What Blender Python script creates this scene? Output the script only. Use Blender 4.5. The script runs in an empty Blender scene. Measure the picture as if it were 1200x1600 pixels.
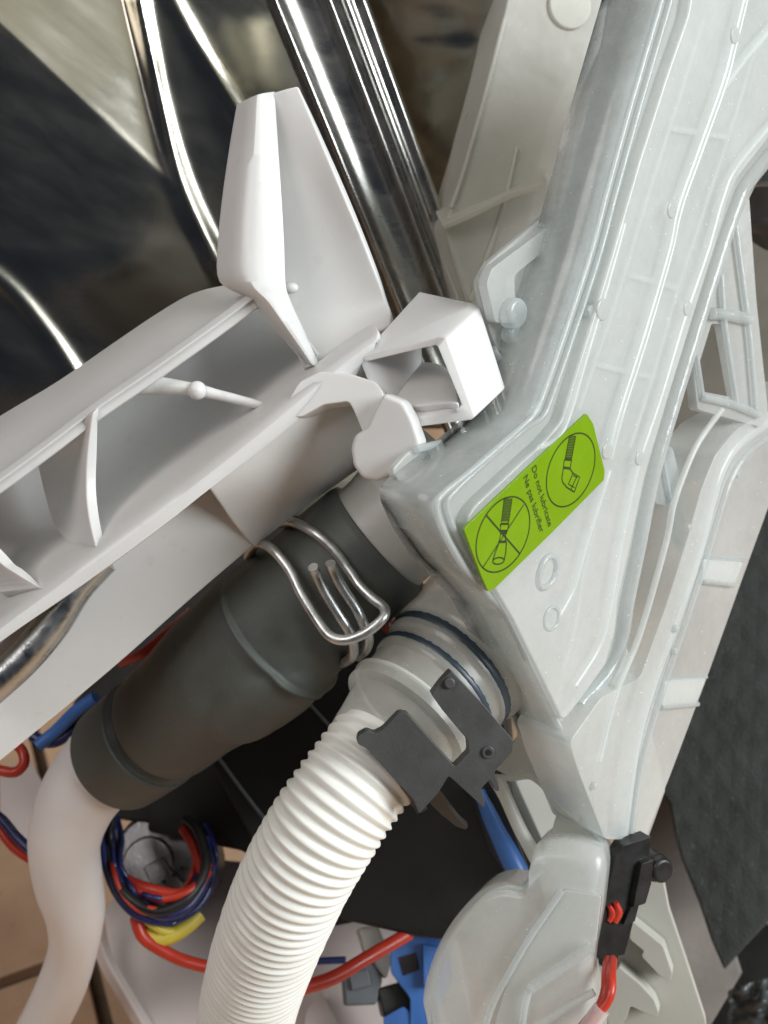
import bpy, bmesh, math, random
from mathutils import Vector, Matrix, noise
from mathutils.geometry import tessellate_polygon
random.seed(7)
sc = bpy.context.scene
COL = sc.collection

# ------------------------------------------------------------------ camera
F = 1716.0                       # focal length in photograph pixels (1200 x 1600)
PITCH = math.radians(35)
cam_d = bpy.data.cameras.new('camera')
cam = bpy.data.objects.new('camera', cam_d); COL.objects.link(cam)
cam.location = (0, 0, 0.56)
cam.rotation_euler = (math.pi/2 - PITCH, 0, 0)
cam_d.sensor_fit = 'VERTICAL'; cam_d.sensor_height = 36.0
cam_d.lens = 18.0 * F / 800.0
cam_d.clip_start = 0.01; cam_d.clip_end = 50
cam_d.dof.use_dof = True; cam_d.dof.focus_distance = 0.305; cam_d.dof.aperture_fstop = 16.0
sc.camera = cam
WM = Matrix.Translation(cam.location) @ cam.rotation_euler.to_matrix().to_4x4()
W3 = WM.to_3x3()

# ------------------------------------------------------------------ world, lamps, exposure
world = bpy.data.worlds.new('World'); sc.world = world; world.use_nodes = True
bg = world.node_tree.nodes['Background']
bg.inputs[0].default_value = (0.38, 0.50, 0.78, 1); bg.inputs[1].default_value = 0.038

def area(name, loc, target, size, power, color, shape='DISK'):
    l = bpy.data.lights.new(name, 'AREA'); l.shape = shape; l.size = size
    l.energy = power; l.color = color
    o = bpy.data.objects.new(name, l); COL.objects.link(o)
    o.location = loc
    o.rotation_euler = (Vector(target) - Vector(loc)).to_track_quat('-Z', 'Y').to_euler()
    return o
area('key_lamp', (1.10, -0.15, 1.10), (0.03, 0.25, 0.38), 0.80, 22, (0.94, 0.99, 1.0))
area('kitchen_lamp', (-0.75, -0.20, 1.40), (-0.05, 0.25, 0.4), 0.70, 5.2, (1.0, 0.935, 0.915))
area('overhead_fill_lamp', (0.15, -0.25, 2.30), (0.15, -0.25, 0.0), 2.3, 8.0, (1.0, 0.965, 0.80), 'SQUARE')  # added soft fill from overhead, also mirrored as the gold patch in the steel

sc.view_settings.view_transform = 'Standard'; sc.view_settings.look = 'None'
sc.view_settings.exposure = 0.22; sc.view_settings.gamma = 1.0
sc.view_settings.use_curve_mapping = False
sc.render.engine = 'CYCLES'
sc.cycles.use_denoising = True
sc.cycles.max_bounces = 14; sc.cycles.transparent_max_bounces = 24
sc.cycles.transmission_bounces = 10; sc.cycles.diffuse_bounces = 6; sc.cycles.glossy_bounces = 6
sc.cycles.sample_clamp_indirect = 4.0
sc.cycles.caustics_reflective = False; sc.cycles.caustics_refractive = False

# ------------------------------------------------------------------ materials
def new_mat(name):
    m = bpy.data.materials.new(name); m.use_nodes = True
    nt = m.node_tree; nt.nodes.clear()
    out = nt.nodes.new('ShaderNodeOutputMaterial')
    return m, nt, out
def N(nt, kind, **kw):
    n = nt.nodes.new(kind)
    for k, v in kw.items():
        if k.startswith('_'): setattr(n, k[1:], v)
        else: n.inputs[k.replace('__', ' ')].default_value = v
    return n
def coords(nt, scale=(1, 1, 1)):
    tc = nt.nodes.new('ShaderNodeTexCoord'); mp = nt.nodes.new('ShaderNodeMapping')
    mp.inputs['Scale'].default_value = scale
    nt.links.new(tc.outputs['Object'], mp.inputs['Vector'])
    return mp.outputs['Vector']
def ramp(nt, src, stops):
    r = nt.nodes.new('ShaderNodeValToRGB')
    e = r.color_ramp.elements
    while len(e) < len(stops): e.new(0.5)
    for i, (p, c) in enumerate(stops):
        e[i].position = p; e[i].color = c if len(c) == 4 else (*c, 1)
    nt.links.new(src, r.inputs[0]); return r.outputs[0]

def plastic(name, color, rough=0.45, var=0.06, nscale=60, bump=0.05, bscale=400, sss=0.0, spec=0.5, metallic=0.0,
            rvar=0.12, stretch=(1, 1, 1), specks=0.0, speck_col=(0.05, 0.045, 0.04)):
    m, nt, out = new_mat(name)
    p = N(nt, 'ShaderNodeBsdfPrincipled')
    v = coords(nt, stretch)
    n1 = N(nt, 'ShaderNodeTexNoise', Scale=nscale, Detail=5.0, Roughness=0.6); nt.links.new(v, n1.inputs['Vector'])
    lo = tuple(max(0, c*(1-var)) for c in color); hi = tuple(min(1, c*(1+var)) for c in color)
    colr = ramp(nt, n1.outputs['Fac'], [(0.3, lo), (0.7, hi)])
    if specks > 0:
        n3 = N(nt, 'ShaderNodeTexNoise', Scale=nscale*9, Detail=2.0); nt.links.new(v, n3.inputs['Vector'])
        msk = ramp(nt, n3.outputs['Fac'], [(0.66, (0, 0, 0)), (0.72, (specks,)*3)])
        mx = nt.nodes.new('ShaderNodeMixRGB'); nt.links.new(msk, mx.inputs[0]); nt.links.new(colr, mx.inputs[1])
        mx.inputs[2].default_value = (*speck_col, 1); colr = mx.outputs[0]
    nt.links.new(colr, p.inputs['Base Color'])
    rr = ramp(nt, n1.outputs['Fac'], [(0.3, (max(0.02, rough-rvar),)*3), (0.7, (min(1, rough+rvar),)*3)])
    nt.links.new(rr, p.inputs['Roughness'])
    p.inputs['Metallic'].default_value = metallic
    p.inputs['Specular IOR Level'].default_value = spec
    if sss > 0:
        p.inputs['Subsurface Weight'].default_value = sss
        p.inputs['Subsurface Radius'].default_value = (1.0, 0.85, 0.75)
        p.inputs['Subsurface Scale'].default_value = 0.0025
    if bump > 0:
        n2 = N(nt, 'ShaderNodeTexNoise', Scale=bscale, Detail=3.0); nt.links.new(v, n2.inputs['Vector'])
        b = N(nt, 'ShaderNodeBump', Strength=bump, Distance=0.001); nt.links.new(n2.outputs['Fac'], b.inputs['Height'])
        nt.links.new(b.outputs['Normal'], p.inputs['Normal'])
    nt.links.new(p.outputs[0], out.inputs[0])
    return m

def milky(name, color, clear=0.25, rough=0.25, transl=0.5, bump=0.12, bscale=90, gloss=1.0):
    """thin moulded polypropylene: partly clear, partly scattering, waxy gloss"""
    m, nt, out = new_mat(name)
    v = coords(nt)
    n1 = N(nt, 'ShaderNodeTexNoise', Scale=45.0, Detail=5.0, Roughness=0.6); nt.links.new(v, n1.inputs['Vector'])
    n2 = N(nt, 'ShaderNodeTexNoise', Scale=bscale, Detail=2.0); nt.links.new(v, n2.inputs['Vector'])
    b = N(nt, 'ShaderNodeBump', Strength=bump, Distance=0.002); nt.links.new(n2.outputs['Fac'], b.inputs['Height'])
    colr = ramp(nt, n1.outputs['Fac'], [(0.3, tuple(c*0.94 for c in color)), (0.7, color)])
    ns = N(nt, 'ShaderNodeTexNoise', Scale=900.0, Detail=1.0); nt.links.new(v, ns.inputs['Vector'])      # dust and bubbles in the moulding
    sp = ramp(nt, ns.outputs['Fac'], [(0.75, (0, 0, 0)), (0.81, (1, 1, 1))])
    nb = N(nt, 'ShaderNodeTexNoise', Scale=16.0, Detail=6.0, Roughness=0.7); nt.links.new(v, nb.inputs['Vector'])  # patchy film
    d = N(nt, 'ShaderNodeBsdfDiffuse'); t = N(nt, 'ShaderNodeBsdfTranslucent')
    nt.links.new(colr, d.inputs['Color']); t.inputs['Color'].default_value = (min(1, color[0]*1.0), min(1, color[1]*1.03), min(1, color[2]*1.06), 1)
    for x in (d, t): nt.links.new(b.outputs[0], x.inputs['Normal'])
    mx = nt.nodes.new('ShaderNodeMixShader'); mx.inputs[0].default_value = transl
    nt.links.new(d.outputs[0], mx.inputs[1]); nt.links.new(t.outputs[0], mx.inputs[2])
    tr = N(nt, 'ShaderNodeBsdfTransparent'); tr.inputs[0].default_value = (0.97, 0.985, 0.98, 1)
    fac0 = ramp(nt, nb.outputs['Fac'], [(0.3, (clear*0.6,)*3), (0.7, (min(1, clear*1.35),)*3)])
    sub = nt.nodes.new('ShaderNodeMath'); sub.operation = 'SUBTRACT'; sub.use_clamp = True
    nt.links.new(fac0, sub.inputs[0]); nt.links.new(sp, sub.inputs[1]); fac = sub.outputs[0]
    mx2 = nt.nodes.new('ShaderNodeMixShader'); nt.links.new(fac, mx2.inputs[0])
    nt.links.new(mx.outputs[0], mx2.inputs[1]); nt.links.new(tr.outputs[0], mx2.inputs[2])
    fr = N(nt, 'ShaderNodeFresnel', IOR=1.45); nt.links.new(b.outputs[0], fr.inputs['Normal'])
    mul = nt.nodes.new('ShaderNodeMath'); mul.operation = 'MULTIPLY'; mul.inputs[1].default_value = gloss
    geo = nt.nodes.new('ShaderNodeNewGeometry'); inv = nt.nodes.new('ShaderNodeMath'); inv.operation = 'SUBTRACT'; inv.inputs[0].default_value = 1.0
    nt.links.new(geo.outputs['Backfacing'], inv.inputs[1])
    fm = nt.nodes.new('ShaderNodeMath'); fm.operation = 'MULTIPLY'            # gloss on the outer skin only (no refraction in a thin wall)
    nt.links.new(fr.outputs[0], fm.inputs[0]); nt.links.new(inv.outputs[0], fm.inputs[1])
    nt.links.new(fm.outputs[0], mul.inputs[0])
    g = N(nt, 'ShaderNodeBsdfGlossy', Roughness=rough); nt.links.new(b.outputs[0], g.inputs['Normal'])
    rr = ramp(nt, nb.outputs['Fac'], [(0.3, (max(0.04, rough*0.6),)*3), (0.7, (min(1, rough*1.7),)*3)]); nt.links.new(rr, g.inputs['Roughness'])
    mx3 = nt.nodes.new('ShaderNodeMixShader'); nt.links.new(mul.outputs[0], mx3.inputs[0])
    nt.links.new(mx2.outputs[0], mx3.inputs[1]); nt.links.new(g.outputs[0], mx3.inputs[2])
    nt.links.new(mx3.outputs[0], out.inputs[0])
    return m

M = {}
M['white']   = plastic('white_plastic', (0.69, 0.685, 0.675), 0.40, 0.035, 22, 0.04, 350, sss=0.6, rvar=0.10, specks=0.10, speck_col=(0.35, 0.32, 0.29))
M['rim']     = milky('clear_rim', (0.84, 0.86, 0.855), 0.45, 0.12, 0.6, 0.12, 260)
M['clear']   = milky('clear_wall', (0.90, 0.92, 0.915), 0.60, 0.14, 0.55, 0.08, 140)
M['milk']    = milky('milky_plastic', (0.945, 0.96, 0.95), 0.42, 0.18, 0.48, 0.10, 120)
M['milk2']   = milky('clearer_plastic', (0.80, 0.80, 0.775), 0.30, 0.16, 0.50, 0.10, 140)
M['milk3']   = milky('duct_plastic', (0.80, 0.78, 0.71), 0.22, 0.35, 0.45, 0.10, 120)
M['neck']    = milky('connector_plastic', (0.91, 0.905, 0.86), 0.20, 0.30, 0.55, 0.06, 160)
M['sleeve']  = milky('sleeve_plastic', (0.88, 0.88, 0.83), 0.42, 0.22, 0.55, 0.06, 160)
M['spout']   = milky('spout_plastic', (0.88, 0.87, 0.83), 0.06, 0.30, 0.35, 0.06, 160)
M['bowl']    = milky('bowl_plastic', (0.90, 0.92, 0.90), 0.36, 0.22, 0.5, 0.10, 120)
M['hose']    = plastic('hose_plastic', (0.83, 0.83, 0.78), 0.36, 0.02, 40, 0.02, 300, sss=0.4, rvar=0.05)
M['tube']    = plastic('tube_vinyl', (0.83, 0.80, 0.785), 0.42, 0.02, 50, 0.03, 500, sss=0.25, rvar=0.05)
M['rubber']  = plastic('grey_rubber', (0.090, 0.100, 0.092), 0.55, 0.12, 90, 0.06, 900, rvar=0.08, specks=0.25, speck_col=(0.2, 0.2, 0.19))
M['clip']    = plastic('dark_grey_plastic', (0.058, 0.059, 0.058), 0.42, 0.10, 120, 0.08, 1200, rvar=0.08, specks=0.15, speck_col=(0.2, 0.2, 0.19))
M['black']   = plastic('black_plastic', (0.012, 0.012, 0.012), 0.42, 0.2, 80, 0.06, 700)
M['blackmat']= plastic('black_housing_plastic', (0.007, 0.007, 0.006), 0.55, 0.25, 50, 0.08, 500)
M['steel2']  = plastic('brushed_steel', (0.55, 0.54, 0.51), 0.27, 0.06, 30, 0.03, 500, metallic=1.0, rvar=0.07, stretch=(1, 8, 1))
M['felt']    = plastic('bitumen_felt', (0.038, 0.041, 0.039), 0.9, 0.45, 35, 0.5, 700, specks=0.5, speck_col=(0.10, 0.10, 0.09))
_nt = M['felt'].node_tree; _p = [n for n in _nt.nodes if n.type == 'BSDF_PRINCIPLED'][0]
_old = _p.inputs['Normal'].links[0].from_socket; _v = coords(_nt, (1, 1, 1))
_w = []
for _rot in (0.7, -0.7):
    _mp = _nt.nodes.new('ShaderNodeMapping'); _mp.inputs['Rotation'].default_value = (0.5, _rot, 0.3); _nt.links.new(_v, _mp.inputs['Vector'])
    _wv = N(_nt, 'ShaderNodeTexWave', Scale=28.0, Distortion=1.5, Detail=2.0); _nt.links.new(_mp.outputs[0], _wv.inputs['Vector']); _w.append(_wv.outputs['Fac'])
_mm = _nt.nodes.new('ShaderNodeMath'); _mm.operation = 'MAXIMUM'; _nt.links.new(_w[0], _mm.inputs[0]); _nt.links.new(_w[1], _mm.inputs[1])
_b = N(_nt, 'ShaderNodeBump', Strength=0.22, Distance=0.002); _nt.links.new(_mm.outputs[0], _b.inputs['Height']); _nt.links.new(_old, _b.inputs['Normal'])
_nt.links.new(_b.outputs[0], _p.inputs['Normal'])
M['oring']   = plastic('o_ring_rubber', (0.030, 0.045, 0.062), 0.4, 0.1, 90, 0.02, 500)
M['wire']    = plastic('spring_steel', (0.60, 0.61, 0.61), 0.40, 0.15, 300, 0.05, 900, metallic=1.0, rvar=0.10, specks=0.25, speck_col=(0.2, 0.19, 0.19))
M['galv']    = plastic('galvanised_steel', (0.55, 0.58, 0.58), 0.33, 0.15, 160, 0.10, 600, metallic=1.0, rvar=0.1)
M['steel']   = plastic('stainless_steel', (0.50, 0.475, 0.405), 0.19, 0.05, 30, 0.02, 500, metallic=1.0, rvar=0.035, stretch=(1, 6, 1))
M['red']     = plastic('red_wire_insulation', (0.46, 0.035, 0.018), 0.35, 0.1, 90, 0.02, 500, sss=0.1)
M['blue']    = plastic('blue_wire_insulation', (0.016, 0.022, 0.10), 0.35, 0.1, 90, 0.02, 500)
M['yellow']  = plastic('yellow_wire_insulation', (0.58, 0.47, 0.06), 0.4, 0.1, 90, 0.02, 500)
M['conn']    = plastic('blue_connector_plastic', (0.055, 0.17, 0.50), 0.45, 0.1, 90, 0.05, 500)
M['grey']    = plastic('grey_plastic', (0.10, 0.11, 0.12), 0.5, 0.1, 90, 0.05, 500)
M['tray']    = plastic('tray_plastic', (0.66, 0.57, 0.54), 0.45, 0.05, 25, 0.04, 300, rvar=0.08)
M['motor']   = plastic('motor_steel', (0.20, 0.20, 0.20), 0.35, 0.15, 120, 0.08, 500, metallic=0.9)
M['label']   = plastic('green_label', (0.175, 0.325, 0.003), 0.26, 0.06, 60, 0.30, 90, rvar=0.10)
M['ink']     = plastic('dark_ink', (0.022, 0.042, 0.008), 0.4, 0.1, 90, 0, 500)
M['slots']   = plastic('ivory_plastic', (0.52, 0.51, 0.46), 0.5, 0.04, 40, 0.03, 300)
M['bag']     = plastic('grey_plastic_film', (0.07, 0.075, 0.075), 0.25, 0.3, 60, 0.3, 120)
M['tile']    = plastic('terracotta_tile', (0.62, 0.40, 0.255), 0.34, 0.22, 14, 0.10, 220, rvar=0.1, specks=0.35, speck_col=(0.22, 0.10, 0.055))
M['grout']   = plastic('dark_grout', (0.10, 0.075, 0.05), 0.9, 0.3, 90, 0.4, 400)
M['canister']= plastic('slate_grey_plastic', (0.075, 0.078, 0.08), 0.35, 0.1, 60, 0.04, 300)
M['taupe']   = plastic('taupe_backdrop', (0.15, 0.135, 0.11), 0.8, 0.25, 25, 0.2, 300)
M['palebackdrop'] = plastic('pinkish_backdrop', (0.27, 0.235, 0.215), 0.7, 0.2, 30, 0.2, 300)
M['jade']    = plastic('dark_green_fabric', (0.02, 0.035, 0.03), 0.8, 0.4, 40, 0.3, 200)

# ------------------------------------------------------------------ geometry helpers (photo pixel + distance in mm -> metres)
def C(px, py, d):                               # camera-space vector, mm
    return Vector(((px-600)*d/F, -(py-800)*d/F, -d))
def Wd(v):                                      # camera-space mm -> world m
    return WM @ (Vector(v)*0.001)
def U(px, py, d):
    return Wd(C(px, py, d))
class Plane:
    def __init__(s, px, py, d, n):
        s.p = C(px, py, d); s.n = Vector(n).normalized()
        s.nw = W3 @ s.n
    def cam(s, px, py, h=0.0):
        r = Vector(((px-600)/F, -(py-800)/F, -1.0))
        q = s.p + s.n*h
        return r * (q.dot(s.n)/r.dot(s.n))
    def at(s, px, py, h=0.0):
        return Wd(s.cam(px, py, h))

def thing(name, label, cat, loc, group=None):
    o = bpy.data.objects.new(name, None); COL.objects.link(o)
    o.empty_display_size = 0.01
    o.location = loc; o['label'] = label; o['category'] = cat
    if group: o['group'] = group
    return o
def tag(o, label, cat, group=None):
    o['label'] = label; o['category'] = cat
    if group: o['group'] = group
    return o
def mk(name, verts, faces, mat, parent=None, smooth=True, bevel=0.0, seg=3, solid=0.0, offset=-1.0, subsurf=0, flip_to_cam=False, angle=40, recalc=True):
    """verts in world metres; bevel/solid in mm"""
    c = sum(verts, Vector())/len(verts)
    me = bpy.data.meshes.new(name)
    me.from_pydata([v-c for v in verts], [], faces)
    bm = bmesh.new(); bm.from_mesh(me)
    if recalc: bmesh.ops.recalc_face_normals(bm, faces=bm.faces)
    if flip_to_cam:
        s = sum(f.calc_area()*f.normal.dot(cam.location-(f.calc_center_median()+c)) for f in bm.faces)
        if s < 0: bmesh.ops.reverse_faces(bm, faces=bm.faces)
    for f in bm.faces: f.smooth = smooth
    bm.to_mesh(me); bm.free()
    if smooth and not bevel and angle: me.set_sharp_from_angle(angle=math.radians(angle))
    me.materials.append(M[mat] if isinstance(mat, str) else mat)
    o = bpy.data.objects.new(name, me); COL.objects.link(o)
    if parent is not None:
        o.parent = parent; o.location = c - world_loc(parent)
    else: o.location = c
    if subsurf:
        s = o.modifiers.new('subsurf', 'SUBSURF'); s.levels = subsurf; s.render_levels = subsurf
    if solid:
        s = o.modifiers.new('solid', 'SOLIDIFY'); s.thickness = solid*0.001; s.offset = offset; s.use_even_offset = False
    if bevel:
        b = o.modifiers.new('bevel', 'BEVEL'); b.width = bevel*0.001; b.segments = seg
        b.limit_method = 'ANGLE'; b.angle_limit = math.radians(35); b.harden_normals = True; b.use_clamp_overlap = True
    return o
def world_loc(o):
    p = Vector(o.location); q = o.parent
    while q is not None: p += Vector(q.location); q = q.parent
    return p

def fillet(pts, r):
    """round polygon corners in pixel space"""
    n = len(pts); out = []
    for i in range(n):
        p0, p1, p2 = Vector(pts[i-1]), Vector(pts[i]), Vector(pts[(i+1) % n])
        a, b = (p0-p1), (p2-p1)
        k = min(r, a.length*0.45, b.length*0.45)
        s, e = p1+a.normalized()*k, p1+b.normalized()*k
        for j in range(5):
            t = j/4
            out.append(tuple(s*(1-t)**2 + p1*2*t*(1-t) + e*t*t))
    return out
def plate(name, parent, mat, plane, pts, h=0.0, th=2.0, bevel=0.5, r=0, holes=(), hr=0, seg=3):
    """polygon traced on a plane, extruded th mm back along the plane's normal"""
    if r: pts = fillet(pts, r)
    loops = [pts] + [fillet(q, hr) if hr else q for q in holes]
    top = []; idx = []
    for L in loops:
        idx.append(list(range(len(top), len(top)+len(L))))
        top += [plane.at(x, y, h) for x, y in L]
    n = len(top); back = plane.nw*(th*0.001)
    verts = top + [v-back for v in top]
    faces = []
    if len(loops) == 1:
        faces.append(idx[0]); faces.append([i+n for i in reversed(idx[0])])
    else:
        tess = tessellate_polygon([[Vector((x, y, 0)) for x, y in L] for L in loops])
        for t in tess:
            faces.append(list(t)); faces.append([i+n for i in reversed(t)])
    for L in idx:
        for k in range(len(L)):
            a, b = L[k], L[(k+1) % len(L)]
            faces.append([a, a+n, b+n, b])
    return mk(name, verts, faces, mat, parent, bevel=bevel, seg=seg)

def catmull(P, per=8, closed=False):
    out = []
    n = len(P)
    rng = n if closed else n-1
    for i in range(rng):
        if closed: p0, p1, p2, p3 = P[i-1], P[i], P[(i+1) % n], P[(i+2) % n]
        else: p0, p1, p2, p3 = P[max(i-1, 0)], P[i], P[i+1], P[min(i+2, n-1)]
        for j in range(per):
            t = j/per
            out.append(0.5*((2*p1) + (p2-p0)*t + (2*p0-5*p1+4*p2-p3)*t*t + (3*p1-p0-3*p2+p3)*t**3))
    if not closed: out.append(P[-1].copy())
    return out
def resample(P, step):
    L = [0.0]
    for a, b in zip(P, P[1:]): L.append(L[-1] + (b-a).length)
    n = max(2, int(L[-1]/step)+1); out = []; j = 0
    for i in range(n):
        s = L[-1]*i/(n-1)
        while j < len(L)-2 and L[j+1] < s: j += 1
        t = (s-L[j])/max(1e-9, L[j+1]-L[j])
        out.append(P[j].lerp(P[j+1], t))
    return out, L[-1]
def sweep(name, parent, mat, path, radius, seg=24, step=1.0, per=10, caps=True, closed=False, up=None, solid=0.0, angle=50):
    """path: list of camera-space Vectors (mm) ; radius: mm | list per control point | f(u, s, theta)"""
    pts = catmull(path, per, closed)
    pts, L = resample(pts, step)
    n = len(pts)
    if isinstance(radius, (int, float)): rf = lambda u, s, th: radius
    elif isinstance(radius, (list, tuple)):
        # control radii mapped by arclength of the control points
        al = [0.0]
        for a, b in zip(path, path[1:]): al.append(al[-1] + (b-a).length)
        def rf(u, s, th, al=al, R=radius):
            x = u*al[-1]
            for i in range(len(al)-1):
                if x <= al[i+1] or i == len(al)-2:
                    t = min(1, max(0, (x-al[i])/max(1e-9, al[i+1]-al[i]))); t = t*t*(3-2*t)
                    return R[i]*(1-t)+R[i+1]*t
    else: rf = radius
    T = []
    for i in range(n):
        a = pts[max(0, i-1)]; b = pts[min(n-1, i+1)]
        T.append((b-a).normalized())
    ref = Vector(up) if up else Vector((0, 0, 1))
    x = (ref - T[0]*ref.dot(T[0])).normalized()
    verts = []; faces = []
    for i in range(n):
        x = (x - T[i]*x.dot(T[i])).normalized(); y = T[i].cross(x)
        u = i/(n-1); s = u*L
        for k in range(seg):
            th = 2*math.pi*k/seg
            r = rf(u, s, th)
            verts.append(Wd(pts[i] + x*(r*math.cos(th)) + y*(r*math.sin(th))))
    for i in range(n-1):
        for k in range(seg):
            a = i*seg+k; b = i*seg+(k+1) % seg
            faces.append([a, b, b+seg, a+seg])
    if caps:
        faces.append(list(range(seg))[::-1]); faces.append(list(range((n-1)*seg, n*seg)))
    return mk(name, verts, faces, mat, parent, angle=angle, solid=solid)
def loft(name, parent, mat, rows, solid=2.5, bevel=0.5, per=1, subsurf=0, perr=1):
    """rows: equal-length lists of (px, py, d)"""
    R = [[C(*p) for p in row] for row in rows]
    if per > 1: R = [catmull(r, per) for r in R]
    if perr > 1: R = [list(q) for q in zip(*[catmull(list(c), perr) for c in zip(*R)])]
    m = len(R[0]); verts = [Wd(p) for r in R for p in r]; faces = []
    for i in range(len(R)-1):
        for k in range(m-1):
            a = i*m+k
            faces.append([a, a+1, a+m+1, a+m])
    return mk(name, verts, faces, mat, parent, solid=solid, bevel=bevel, flip_to_cam=True, subsurf=subsurf)
def cpath(*pts): return [C(*p) for p in pts]
def ppath(plane, pts, h=0.0): return [plane.cam(x, y, h) for x, y in pts]
def ball(name, parent, mat, c, r, sx=(1, 1, 1), rings=10, seg=16):
    verts = []; faces = []
    for i in range(rings+1):
        a = math.pi*i/rings
        for k in range(seg):
            b = 2*math.pi*k/seg
            verts.append(Wd(c + Vector((r*sx[0]*math.sin(a)*math.cos(b), r*sx[1]*math.sin(a)*math.sin(b), r*sx[2]*math.cos(a)))))
    for i in range(rings):
        for k in range(seg):
            a = i*seg+k; b = i*seg+(k+1) % seg
            faces.append([a, b, b+seg, a+seg])
    return mk(name, verts, faces, mat, parent, angle=0)
def disc(name, parent, mat, plane, px, py, r, h, th, bevel=0.4, seg=24, ry=None):
    """round boss on a plane: radius in mm"""
    c = plane.cam(px, py, h); n = plane.n
    x = Vector((0, 1, 0)).cross(n).normalized(); y = n.cross(x)
    ry = ry or r
    top = [Wd(c + x*r*math.cos(2*math.pi*k/seg) + y*ry*math.sin(2*math.pi*k/seg)) for k in range(seg)]
    back = plane.nw*(th*0.001)
    verts = top + [v-back for v in top]
    faces = [list(range(seg)), list(range(2*seg-1, seg-1, -1))] + [[k, k+seg, (k+1) % seg+seg, (k+1) % seg] for k in range(seg)]
    return mk(name, verts, faces, mat, parent, bevel=bevel)
def box_px(name, parent, mat, pts, d, th, bevel=0.8, tilt=(0, 0, 1), r=0):
    """polygon traced at distance d, facing roughly the camera, th mm deep"""
    x = sum(p[0] for p in pts)/len(pts); y = sum(p[1] for p in pts)/len(pts)
    return plate(name, parent, mat, Plane(x, y, d, tilt), pts, 0, th, bevel, r=r)

# ================================================================== SETTING: tiled floor
floor_me = [Vector((x, y, 0)) for x, y in ((-3, -3), (3, -3), (3, 4), (-3, 4))]
floor = mk('floor', floor_me + [v - Vector((0, 0, 0.05)) for v in floor_me],
           [[0, 1, 2, 3], [7, 6, 5, 4], [0, 4, 5, 1], [1, 5, 6, 2], [2, 6, 7, 3], [3, 7, 4, 0]], 'grout', smooth=False)
floor['kind'] = 'structure'
ts = 0.33; g = 0.007
ang = math.radians(24); ca, sa = math.cos(ang), math.sin(ang)
t0 = U(141, 1500, 600); k = (cam.location.z)/(cam.location.z-t0.z)
anchor = cam.location + (t0-cam.location)*k         # a grout crossing the photo shows
tile_me = None
for i in range(-9, 5):
    for j in range(-9, 5):
        cx = (i+0.5)*ts; cy = (j+0.5)*ts
        ctr = Vector((anchor.x + cx*ca - cy*sa, anchor.y + cx*sa + cy*ca, 0))
        if tile_me is None:
            w = (ts-g)/2
            q = [Vector((a*w, b*w, z)) for z in (0.006, -0.01) for a, b in ((-1, -1), (1, -1), (1, 1), (-1, 1))]
            o = mk('tile', q, [[0, 1, 2, 3], [7, 6, 5, 4], [0, 4, 5, 1], [1, 5, 6, 2], [2, 6, 7, 3], [3, 7, 4, 0]], 'tile', bevel=1.5)
            tile_me = o
        else:
            o = tile_me.copy(); COL.objects.link(o)
        o.parent = floor
        o.location = ctr - Vector(floor.location) + Vector((0, 0, random.uniform(0.0005, 0.0015)))
        o.rotation_euler = (0, 0, ang + random.choice((0, 1, 2, 3))*math.pi/2)

# ================================================================== STEEL TUB
tub = thing('steel_tub', 'polished stainless steel tub with pressed beads behind the white bracket', 'dishwasher tub', U(400, 300, 430))
PT = Plane(250, 300, 430, (0.26, -0.20, 0.94))
def seg_dist(p, pts):
    best = 1e9
    for a, b in zip(pts, pts[1:]):
        ab = Vector(b)-Vector(a); t = max(0, min(1, (Vector(p)-Vector(a)).dot(ab)/ab.length_squared))
        best = min(best, (Vector(p)-(Vector(a)+ab*t)).length)
    return best
bead1 = [(208, -60), (222, 40), (250, 180), (288, 300), (350, 430), (420, 560)]
bead2 = [(240, -60), (300, 55), (372, 175), (460, 330)]
bead3 = [(-60, 400), (0, 438), (50, 490), (110, 575), (170, 690)]
def smooth2(P): return [(v.x, v.y) for v in catmull([Vector((*p, 0)) for p in P], 5)]
bead1, bead2, bead3 = smooth2(bead1), smooth2(bead2), smooth2(bead3)
def sstep(a, b, x):
    t = max(0.0, min(1.0, (x-a)/(b-a))); return t*t*(3-2*t)
def relief(x, y):
    d1 = seg_dist((x, y), bead1); d2 = seg_dist((x, y), bead2); d3 = seg_dist((x, y), bead3)
    h = 1.9*math.exp(-(d1/15)**2) + 1.1*math.exp(-(d2/13)**2) + 1.5*math.exp(-(d3/16)**2)
    # dished field left of the long bead
    # facet added to mirror the overhead fill, from long bead to diagonal fold
    bx = 215 + max(0, y)*0.24
    q = 105 + (x-72)*0.95 - y                            # height above the fold
    if q > 0: h -= 0.040*q * sstep(0, 14, q) * (1-sstep(bx-26, bx+2, x))
    h += 0.25*noise.noise(Vector((x/130, y/130, 3.1)))*2
    if y > 330: h += 1.0*math.sin((y-330)/40)*min(1, (y-330)/60)*math.exp(-((x-120)/140)**2)
    return h
verts = []; faces = []
nx, ny = 190, 190
for j in range(ny+1):
    for i in range(nx+1):
        x = -120 + 780*i/nx; y = -90 + 900*j/ny
        verts.append(PT.at(x, y, relief(x, y)))
for j in range(ny):
    for i in range(nx):
        a = j*(nx+1)+i; faces.append([a, a+1, a+nx+2, a+nx+1])
mk('side_panel', verts, faces, 'steel', tub, flip_to_cam=True, solid=0.8, angle=0)
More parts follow.
